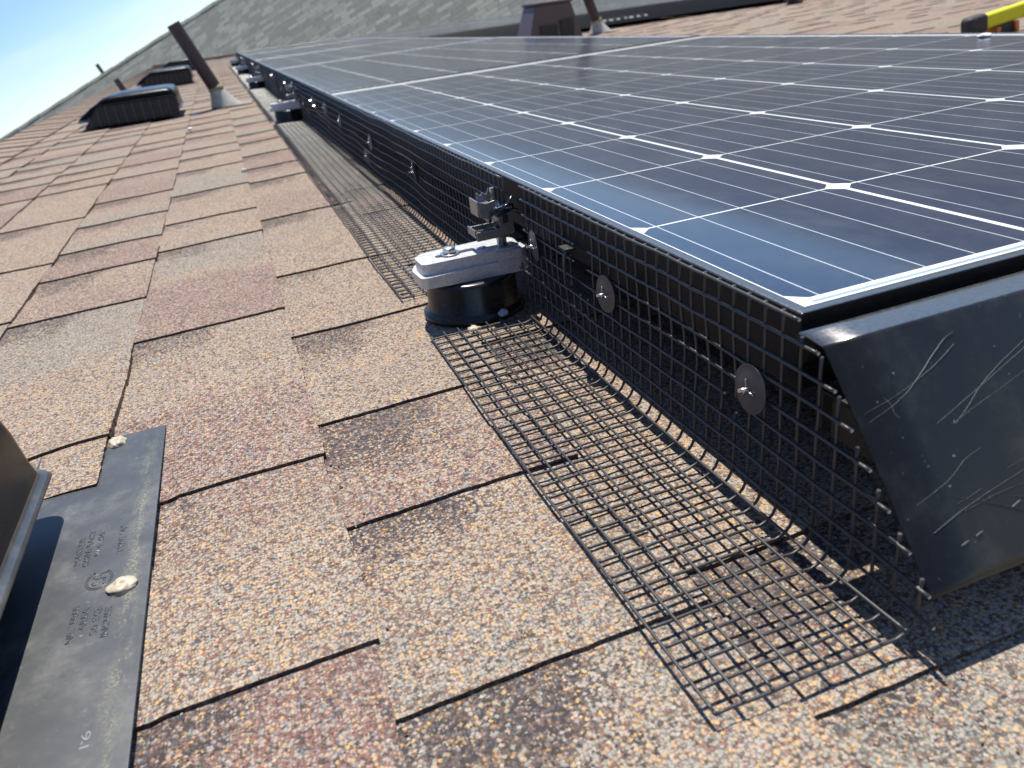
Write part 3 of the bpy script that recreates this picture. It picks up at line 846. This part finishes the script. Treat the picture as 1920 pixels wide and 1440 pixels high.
    for i in range(n + 1):
        a = math.pi * (1.08 - .86 * i / n); prof.append((.0325 + .0155 * math.cos(a), .0850 + .0078 * math.sin(a)))
    for (x, z) in prof: vs += [(x, -.029, z), (x, -.001, z + .001)]
    mb.add(vs, [(2 * i, 2 * i + 1, 2 * i + 3, 2 * i + 2) for i in range(n)], 0, True)
    mb.build('saddle', M['dkmetal'], t, solid=.0016, bevel=.0005)
    # upper hook: folded channel with notched edge
    mb = MB()
    mb.prism([(.0085, .1030), (.0165, .1000), (.0245, .1015), (.0255, .0965), (.0215, .0945), (.0175, .0865), (.0105, .0885)], -.0255, -.0240, 0, MX)
    mb.box(.0085, .0100, -.0245, -.002, .0890, .1028)
    mb.box(.0100, .0240, -.0240, -.002, .0965, .0978)
    mb.prism([(.0140, .0975), (.0150, .1065), (.0185, .1035), (.0205, .1055), (.0240, .1035), (.0265, .1085), (.0290, .0985)], -.0050, -.0035, 0, MX)
    mb.build('clamp_hook', M['zinc'], t, bevel=.0004, seg=2)
    mb = MB()
    mb.box(.0262, .0296, -.012, -.0085, .0965, .1095)
    mb.build('hook_tooth', M['steel'], t, bevel=.0006)
    mb = MB()
    mb.tube([(.0190, -.0262, .0915), (.0245, -.0290, .0945), (.0300, -.0275, .0950), (.0360, -.0300, .0985), (.0395, -.0290, .1030)], .0011, 8)
    mb.tube([(.0270, -.0300, .0930), (.0330, -.0305, .0965), (.0390, -.0290, .0960), (.0405, -.0250, .0900)], .0011, 8)
    mb.build('spring_wire', M['dkmetal'], t, fixn=False)
    mb = MB(); mb.lathe([(.0001, .002), (.0013, .0016), (.002, 0), (.0016, -.002), (.0001, -.002)], 16, c=(.0245, -.0265, .0945)); mb.build('screw_head', M['steel'], t)
    return t
m0 = make_mount('nearest silver cast clamp mount on a round black base, sharp in focus', (-.0358, MOUNTS[0], 0))
for i, y in enumerate(MOUNTS[1:]):
    c = copy_tree(m0); c.location = (-.0358, y, .001)
    c['label'] = f'{ords[i]} clamp mount from the camera along the array edge, blurred by distance'

# ================================================================== NEAR ROOF VENT
def make_vent(label, loc, fl=True):
    """origin: roof point under the hood's far right corner region; hood spans x -.365..0, y -.37..0"""
    t = thing('roof_vent', loc, label, 'roof vent', 'low black roof vents by the ridge')
    # flange sheet
    mb = MB(); mb.prism([(-.42, -.46), (.0560, -.46), (.0555, .085), (-.030, .085), (-.030, .016), (-.42, .016)], .0003, .0015); mb.build('flange', M['flange'], t, bevel=.0004, seg=1)
    # hood body: rings from lip to rounded top, sloping on the uphill side
    def ring(x0, x1, y0, y1, r, z0, z1=None, n=7):
        pts = []; 
        for (cx, cy, a0) in ((x1 - r, y1 - r, 0), (x0 + r, y1 - r, 90), (x0 + r, y0 + r, 180), (x1 - r, y0 + r, 270)):
            for j in range(n + 1):
                a = math.radians(a0 + 90 * j / n); pts.append((cx + r * math.cos(a), cy + r * math.sin(a), z0))
        return pts
    W, D = -.368, -.372
    rings = []
    for (i_, z, left) in ((0, .0272, 0), (-.0008, .0282, 0), (.0006, .0300, 0), (.0028, .0318, 0), (.0040, .0345, 0), (.0048, .0400, .006), (.0056, .0500, .024), (.0066, .0640, .048),
                          (.0082, .0740, .070), (.0112, .0815, .082), (.0165, .0872, .090), (.0250, .0908, .100), (.0400, .0930, .112)):
        rings.append(ring(W + i_ + left, -i_, D + i_, -i_, .012 + min(.014, i_ * .6), z))
    n = len(rings[0]); mb = MB(); vs = [p for r_ in rings for p in r_]
    fs = [(i * n + j, i * n + (j + 1) % n, (i + 1) * n + (j + 1) % n, (i + 1) * n + j) for i in range(len(rings) - 1) for j in range(n)]
    mb.add(vs, fs, 0, True); b = (len(rings) - 1) * n
    mb.f.append(tuple(b + j for j in range(n))); mb.mi.append(0); mb.sm.append(True)
    for q_ in range(4 * n): mb.mi[q_] = 1
    mb.build('hood', [M['hood'], M['lip']], t, solid=.0016)
    # inner throat below the lip
    mb = MB(); mb.box(W + .035, -.035, D + .035, -.035, .0046, .0300); mb.build('throat', M['dark'], t)
    return t
v0 = make_vent('near black plastic roof vent at the lower left, its wide flange showing embossed lettering', (-.363, .235, 0))
vflange = [o for o in C.objects if o.parent == v0 and o.name.startswith('flange')][0]
LIPM = M['hood']
def text_mesh(s, size, extr=.00022):
    cu = bpy.data.curves.new('t', 'FONT'); cu.body = s; cu.size = size; cu.extrude = extr; cu.align_x = 'LEFT'; cu.resolution_u = 3; cu.bevel_depth = .00010; cu.offset = -.0001
    ob = bpy.data.objects.new('t', cu); C.objects.link(ob)
    dg = bpy.context.evaluated_depsgraph_get(); me_ = bpy.data.meshes.new_from_object(ob.evaluated_get(dg))
    bpy.data.objects.remove(ob); return me_
def place_text(name, s, x, y0, y1, mat, z=.0014, size=.0052, extr=.00032):
    me_ = text_mesh(s, size, extr)
    xs = [v.co.x for v in me_.vertices]; w0, w1 = min(xs), max(xs); k = (y1 - y0) / (w1 - w0)
    for v in me_.vertices:
        lx, ly, lz = v.co; v.co = (x - ly * .92, y0 + (lx - w0) * k, z + lz)
    me_.materials.clear(); me_.materials.append(mat)
    o = bpy.data.objects.new(name, me_); C.objects.link(o); o.parent = vflange
    for v in me_.vertices: v.co.x += .363; v.co.y -= .235
    return o
M['emboss'] = simple('embossed_plastic', (.026, .031, .038), .34, 0, IOR=1.8)  # flange plastic made slightly lighter to paint highlights on the lettering
for s, x, ya, yb in (('MASTER', -.3462, .1595, .1875), ('CONTRACT', -.3412, .1558, .1925), ('174706', -.3358, .164, .188), ('TYPE "A"', -.3235, .160, .189),
                     ('NET FREE', -.3405, .0915, .1205), ('AREA', -.3355, .0985, .1165), ('50 SQ.', -.3296, .0925, .1150), ('INCHES', -.3242, .0885, .1120)):
    place_text('embossed_lettering', s, x, ya, yb, M['emboss'])
place_text('scratched_number', '16', -.3240, .0195, .0285, M['chalk'], extr=.00008, size=.006)
place_text('scratched_number', '8', -.3235, .0035, .0085, M['chalk'], extr=.00008, size=.006)
# round certification emblem
mb = MB()
def E(a, r): return (-.3335 + .363 + r * math.cos(a) * .0066 * 1.05, .1390 - .235 + r * math.sin(a) * .0085, .0016)
for rr_ in (1.0, .86):
    mb.tube([E(math.radians(a), rr_) for a in range(115, 415 + 1, 10)], .00022, 5)
mb.tube([E(math.radians(115), 1.0), E(math.radians(115), .86)], .00022, 5); mb.tube([E(math.radians(415), 1.0), E(math.radians(415), .86)], .00022, 5)
def EP(u, v): return (-.3335 + .363 - v, .1390 - .235 + u, .0016)
mb.tube([EP(*p) for p in ((-.0010, .0028), (-.0028, .0034), (-.0046, .0022), (-.0042, .0006), (-.0022, -.0002), (-.0010, -.0014), (-.0016, -.0030), (-.0036, -.0034), (-.0050, -.0024))], .00025, 5)
mb.tube([EP(*p) for p in ((.0004, -.0034), (.0012, .0020), (.0030, .0034), (.0048, .0020), (.0052, -.0034))], .00025, 5)
mb.tube([EP(*p) for p in ((.0008, -.0004), (.0050, -.0004))], .00025, 5)
mb.build('embossed_emblem', M['emboss'], vflange, fixn=False)
for i, (y, lab) in enumerate(((3.52, 'black louvred roof vent beside the tall brown pipe'), (6.2, 'second distant black louvred roof vent, partly behind the pipe'), (9.05, 'furthest black roof vent, a thin sliver near the roof edge'))):
    c = copy_tree(v0); c.location = (-.372, y, 0); c.scale = (1, 1, 1.18); c['label'] = lab
    for ch in list(C.objects):
        if ch.parent and ch.parent.parent == c: bpy.data.objects.remove(ch)
    for ch in C.objects:
        if ch.parent == c and ch.name.startswith('flange'): ch.location.z = -.0042
    # louvres on the end facing the camera
    mb = MB(); x0, x1 = -.300, -.020
    mb.add([(-.350, -.3735, .010), (-.006, -.3735, .010), (-.014, -.3735, .068), (-.285, -.3735, .068)], [(0, 1, 2, 3)])
    mb.build('louvre_opening', M['dark'], c)
    mb = MB()
    for k in range(11):
        x = -.325 + k * .0315; top = .066 if x > -.27 else .03 + (.066 - .03) * (x + .345) / .075
        mb.box(x, x + .0045, -.378, -.3738, .008, top)
    mb.build('louvre_slats', M['slat'], c)
    mb = MB(); mb.box(-.362, .0, -.381, -.368, .062, .066) if False else mb.box(-.290, -.012, -.381, -.372, .0665, .0705); mb.build('louvre_brow', M['hood'], c, bevel=.001)
# sealant blobs
def blob(label, loc, sx, sy, sz, seed, rz=0):
    bm = bmesh.new(); bmesh.ops.create_icosphere(bm, subdivisions=4, radius=1)
    for v in bm.verts:
        p = v.co.normalized(); r = 1 + .22 * noise.noise(p * 1.6 + Vector((seed, 0, 0))) + .08 * noise.noise(p * 4 + Vector((0, seed, 0)))
        if p.z > .3: r -= .42 * math.exp(-((p.x - .05) ** 2 + (p.y + .1) ** 2) / .05)
        if p.z > .3: r -= .25 * math.exp(-((p.x + .45) ** 2 + (p.y - .4) ** 2) / .015)
        v.co = Vector((p.x * r * sx, p.y * r * sy, max(-.0003, p.z * r * sz)))
    for f in bm.faces: f.smooth = True
    me_ = bpy.data.meshes.new('sealant_blob'); bm.to_mesh(me_); bm.free(); me_.materials.append(M['sealant'])
    o = bpy.data.objects.new('sealant_blob', me_); C.objects.link(o); o.location = loc; o.rotation_euler = (0, 0, rz)
    return tag(o, label, 'sealant', 'dabs of sealant on the vent flange')
blob('beige cratered dab of sealant in the middle of the vent flange', (-.3203, .1255, .0014), .0082, .0070, .0040, 3.1, .5)
blob('beige dab of sealant where the flange tip meets the shingle edge', (-.3405, .3085, .0014), .0066, .0085, .0042, 9.4, .2)

# ================================================================== PIPES
def pipe_thing(name, label, base, r, h, boot=True, mat='brownpipe', group='plumbing pipes rising through the roof', lean=None):
    t = thing(name, base, label, 'vent pipe', group)
    d = up if lean is None else lean
    mb = MB(); mb.tube([-d * .05, d * h * .5, d * h], r, 28, 0, False)
    mb.tube([d * h, d * (h - .05)], r * .86, 28, 0, False)
    # rim ring
    qn = d.to_track_quat('Z', 'Y').to_matrix().to_4x4()
    mb.lathe([(r * .86, 0), (r, 0)], 28, m=Matrix.Translation(d * h) @ qn)
    mb.build('pipe', M[mat], t)
    if boot:
        mb = MB(); n = 28; vs = []
        for k, (rr_, hh, f) in enumerate(((r * 2.35, .004, 0), (r * 2.1, .016, .1), (r * 1.65, .034, .5), (r * 1.22, .060, .9), (r * 1.1, .066, 1))):
            for j in range(n):
                a = 2 * math.pi * j / n; p = Vector((rr_ * math.cos(a), rr_ * math.sin(a), hh)) + Vector((d.x, d.y, 0)) * hh; vs.append(p)
        mb.add(vs, [(k * n + j, k * n + (j + 1) % n, (k + 1) * n + (j + 1) % n, (k + 1) * n + j) for k in range(4) for j in range(n)], 0, True)
        mb.build('boot', M['lead'], t)
        mb = MB(); mb.tube([d * .064, d * .085], r * 1.12, 28, 0, True); mb.build('collar', M['aged'], t)
        mb = MB(); mb.box(-.06, .10, -.07, .10, .0025, .0040); mb.build('base_flashing', M['flashing'], t)
    return t
pipe_thing('vent_pipe', 'tall brown plumbing pipe with pale boot, leaning over the far roof vents', (-.205, 3.34, 0), .0265, .345)
pipe_thing('vent_pipe', 'short thin brown pipe stub poking up behind the nearest louvred vent', (-.765, 5.41, 0), .018, .11, False)
pipe_thing('vent_pipe', 'brown plumbing pipe with white boot, right of the brown metal box vent', (2.10, 4.62, 0), .030, .5)
pipe_thing('vent_pipe', 'grey pipe end at the top edge of the view, beside the far skirt', (3.62, 4.72, 0), .05, .3, False, 'brownmetal')
# brown metal box vent
t = thing('box_vent', (1.66, 4.32, 0), 'brown painted metal box vent standing just beyond the panels', 'roof vent')
mb = MB(); vs = [(-.19, -.09, .002), (.15, -.09, .002), (.15, .16, .002), (-.19, .16, .002), (-.125, -.075, .205), (.090, -.075, .205), (.090, .12, .205), (-.125, .12, .205)]
mb.add(vs, [(0, 1, 5, 4), (1, 2, 6, 5), (2, 3, 7, 6), (3, 0, 4, 7), (4, 5, 6, 7)]); mb.build('housing', M['brownmetal'], t, bevel=.006)
mb = MB(); mb.box(-.135, .10, -.085, .13, .205, .219); mb.build('cap', M['brownmetal'], t, bevel=.004)
mb = MB(); mb.box(-.115, -.01, -.0925, -.0885, .015, .10); mb.box(.01, .09, -.0925, -.0885, .02, .12); mb.build('opening', M['dark'], t)
# yellow pole
t = thing('yellow_pole', (1.84, 1.60, 0), 'bright yellow pole with black rubber end cap lying beyond the far panel edge', 'pole')
a = Vector((-.005, .01, .032)); d = Vector((.98, -.13, .155)).normalized()
def boxbar(mb, a, b, w_, h_, mi=0):
    dd = (b - a).normalized(); sd = dd.cross(Vector((0, 0, 1))).normalized(); u_ = sd.cross(dd)
    vs = [p + sd * (sx * w_ / 2) + u_ * (sz * h_ / 2) for p in (a, b) for sx, sz in ((-1, -1), (1, -1), (1, 1), (-1, 1))]
    mb.add(vs, [(0, 1, 2, 3), (7, 6, 5, 4), (0, 4, 5, 1), (1, 5, 6, 2), (2, 6, 7, 3), (3, 7, 4, 0)], mi)
mb = MB(); boxbar(mb, a + d * .02, a + d * 1.4, .036, .040); mb.build('pole_tube', M['yellow'], t, bevel=.009, seg=3)
mb = MB(); boxbar(mb, a - d * .028, a + d * .036, .046, .052); mb.build('end_cap', M['rubber'], t, bevel=.014, seg=3)
mb = MB(); boxbar(mb, a + d * .075 + Vector((0, 0, -.034)), a + d * .115 + Vector((0, 0, -.034)), .04, .03); mb.build('latch', M['rubber'], t, bevel=.003)
mb = MB()
for k in (.062, .120):
    mb = MB(); boxbar(mb, a + d * k + Vector((0, 0, -.046)), a + d * (k + .012) + Vector((0, 0, -.046)), .056, .05)
    mb.build('orange_clip', M['orange'], t, bevel=.002)

# ================================================================== DEBRIS
def chip(name, label, loc, r, mat, seed, cat, flat_=.6, group=None):
    bm = bmesh.new(); bmesh.ops.create_icosphere(bm, subdivisions=3, radius=1)
    for v in bm.verts:
        p = v.co.normalized(); k = 1 + .35 * noise.noise(p * 1.5 + Vector((seed, seed, 0))); v.co = Vector((p.x * k * r, p.y * k * r * .8, p.z * k * r * flat_))
    for f in bm.faces: f.smooth = True
    me_ = bpy.data.meshes.new(name); bm.to_mesh(me_); bm.free(); me_.materials.append(mat)
    o = bpy.data.objects.new(name, me_); C.objects.link(o); o.location = loc; return tag(o, label, cat, group)
chip('pebble', 'small grey lump caught in the mesh under the near clamp mount', (-.0235, .362, .0085), .0044, M['stone'], 1.3, 'pebble', .8)
chip('putty_crumb', 'pale flat crumb under the mesh in front of the near round base', (-.0545, .353, .0045), .0058, M['sealant'], 4.3, 'crumb', .35)
chip('pebble', 'white speck of stone on the shingles left of the far mesh sheet', (-.2069, 1.4755, .006), .0055, M['white'], 6.1, 'pebble', .7)
chip('pebble', 'tiny white speck on the shingles far left of the frame', (-.516, 1.178, .006), .0022, M['white'], 2.1, 'pebble')
chip('pebble', 'pale pebble between the louvred vent and the pipe boot', (-.335, 2.55, .006), .008, M['white'], 3.7, 'pebble')
chip('bird_dropping', 'small pale bird dropping at the far edge of the nearest panel', (.955, .78, HP + .002), .011, M['white'], 5.5, 'bird dropping', .3)
rg = random.Random(11); mb = MB()
bs = bmesh.new(); bmesh.ops.create_icosphere(bs, subdivisions=1, radius=1); bv = [v.co.copy() for v in bs.verts]; bf = [[v.index for v in f.verts] for f in bs.faces]; bs.free()
for i in range(900):
    y = rg.uniform(-.15, 1.2) if i % 3 else rg.uniform(-.1, .5)
    x = rg.choice([rg.uniform(-.5, .05), rg.gauss(-.008, .01), -.2026 - .1435 * rg.randint(0, 1) + abs(rg.gauss(.002, .003))])
    if x < -.30 and y < .34: continue
    k_ = math.floor((XB0 - x) / PC + 1); u = 1 - ((XB0 - x) / PC - math.floor((XB0 - x) / PC))
    z = -.0035 + .0028 * u + .0022 * rg.random(); sz = rg.uniform(.0005, .0011)
    rt = Matrix.Rotation(rg.uniform(0, 6), 3, Vector((rg.random(), rg.random(), rg.random() + .1)).normalized())
    mb.add([Vector((x, y, z + .0008)) + rt @ Vector((v.x * sz, v.y * sz * .75, v.z * sz * .5)) for v in bv], bf, rg.choice([0, 0, 1, 2]))
lg = mb.build('loose_granules', [M['sealant'], M['granred'], M['stone']], None, fixn=False); tag(lg, 'loose shingle granules lying on the roof and along the mesh', 'loose granules', kind='stuff')
# hidden-in-shade gear under the near panel: trunk cable
t = thing('trunk_cable', (.06, .5, 0), 'black cable sagging under the near panel behind the mesh', 'cable')
mb = MB(); mb.tube([(.03 * math.sin(i * .9) * .4, -.42 + i * .1, .060 - .022 * math.sin(i * 1.25) ** 2) for i in range(11)], .003, 8); mb.build('cable_run', M['dark'], t, fixn=False)

# ================================================================== BEYOND
# neighbouring house: one long grey-green slope with its ridge at eye level
def raydir(u, v):
    return (RM @ Vector(((u - 960) / 1466.242, -(v - 720) / 1466.242, -1))).normalized()
upv = up
def at_h(u, v, dist):
    d = raydir(u, v); hd = (d - upv * d.dot(upv)).length; return CAMPOS + d * (dist / hd)
A = at_h(2, 267, 19.0); B_ = at_h(418, 0, 16.8)
along = (B_ - A).normalized()
away = upv.cross(along); away = away if away.y > 0 else -away; away.normalize()
slope_dn = (-away * math.cos(math.radians(21)) - upv * math.sin(math.radians(21))).normalized()
R0 = A + along * .0; R1 = A + along * 22.0
nh = thing('neighbouring_house', tuple(A), 'neighbouring house with a long weathered grey green shingle roof against the sky', 'house')
rot = Matrix((along, -slope_dn, along.cross(-slope_dn))).transposed().to_4x4()
nh.rotation_mode = 'QUATERNION'; nh.rotation_quaternion = rot.to_quaternion()
L, D = 22.0, 8.5
ml = .45
mb = MB(); mb.add([(-ml, 0, 0), (L, 0, 0), (L, -D, 0), (-ml, -D, 0)], [(0, 1, 2, 3)]); mb.build('roof', M['farshingle'], nh, solid=.05)
mb = MB()
bdir = rot.to_3x3().inverted() @ (away * math.cos(math.radians(21)) - upv * math.sin(math.radians(21)))
bp_ = bdir * 8
mb.add([(-ml, 0, 0), (L, 0, 0), (L + bp_.x, bp_.y, bp_.z), (-ml + bp_.x, bp_.y, bp_.z)], [(0, 1, 2, 3)]); mb.build('back_roof', M['farshingle'], nh, solid=.05)
mb = MB(); x = -ml
while x < L:
    mb.box(x, x + .29, -.09, .06, -.02, .040 + .006 * (int(x * 10) % 2)); x += .30
mb.build('ridge_cap', M['farshingle'], nh)
mb = MB(); lu = rot.to_3x3().inverted() @ upv
p1 = Vector((-ml + .3, -D + .5, -.05)); p2 = Vector((L - .3, -D + .5, -.05))
mb.add([p1, p2, p2 - lu * 3, p1 - lu * 3], [(0, 1, 2, 3)]); mb.build('wall', M['stucco'], nh, solid=.1)
# thin black pipe on its ridge
pb = at_h(196, 141, 18.0)
pipe_thing('vent_pipe', 'thin dark pipe silhouetted against the sky on the neighbouring ridge', tuple(pb), .035, .22, False, 'dark')
# ground
gz = []
mb = MB(); S = 300
Ti = TILT.inverted()
mb.add([Ti @ Vector(p) for p in ((-S, -S, 0), (S, -S, 0), (S, S, 0), (-S, S, 0))], [(0, 1, 2, 3)])
g = mb.build('ground', M['ground'], None); tag(g, kind='structure')

# ================================================================== tilt everything to the roof's pitch
bpy.context.view_layer.update()
for o in list(C.objects):
    if o.parent is None and o.type in {'MESH', 'EMPTY'}:
        mw = TILT @ o.matrix_basis
        o.rotation_mode = 'QUATERNION'; o.matrix_basis = mw
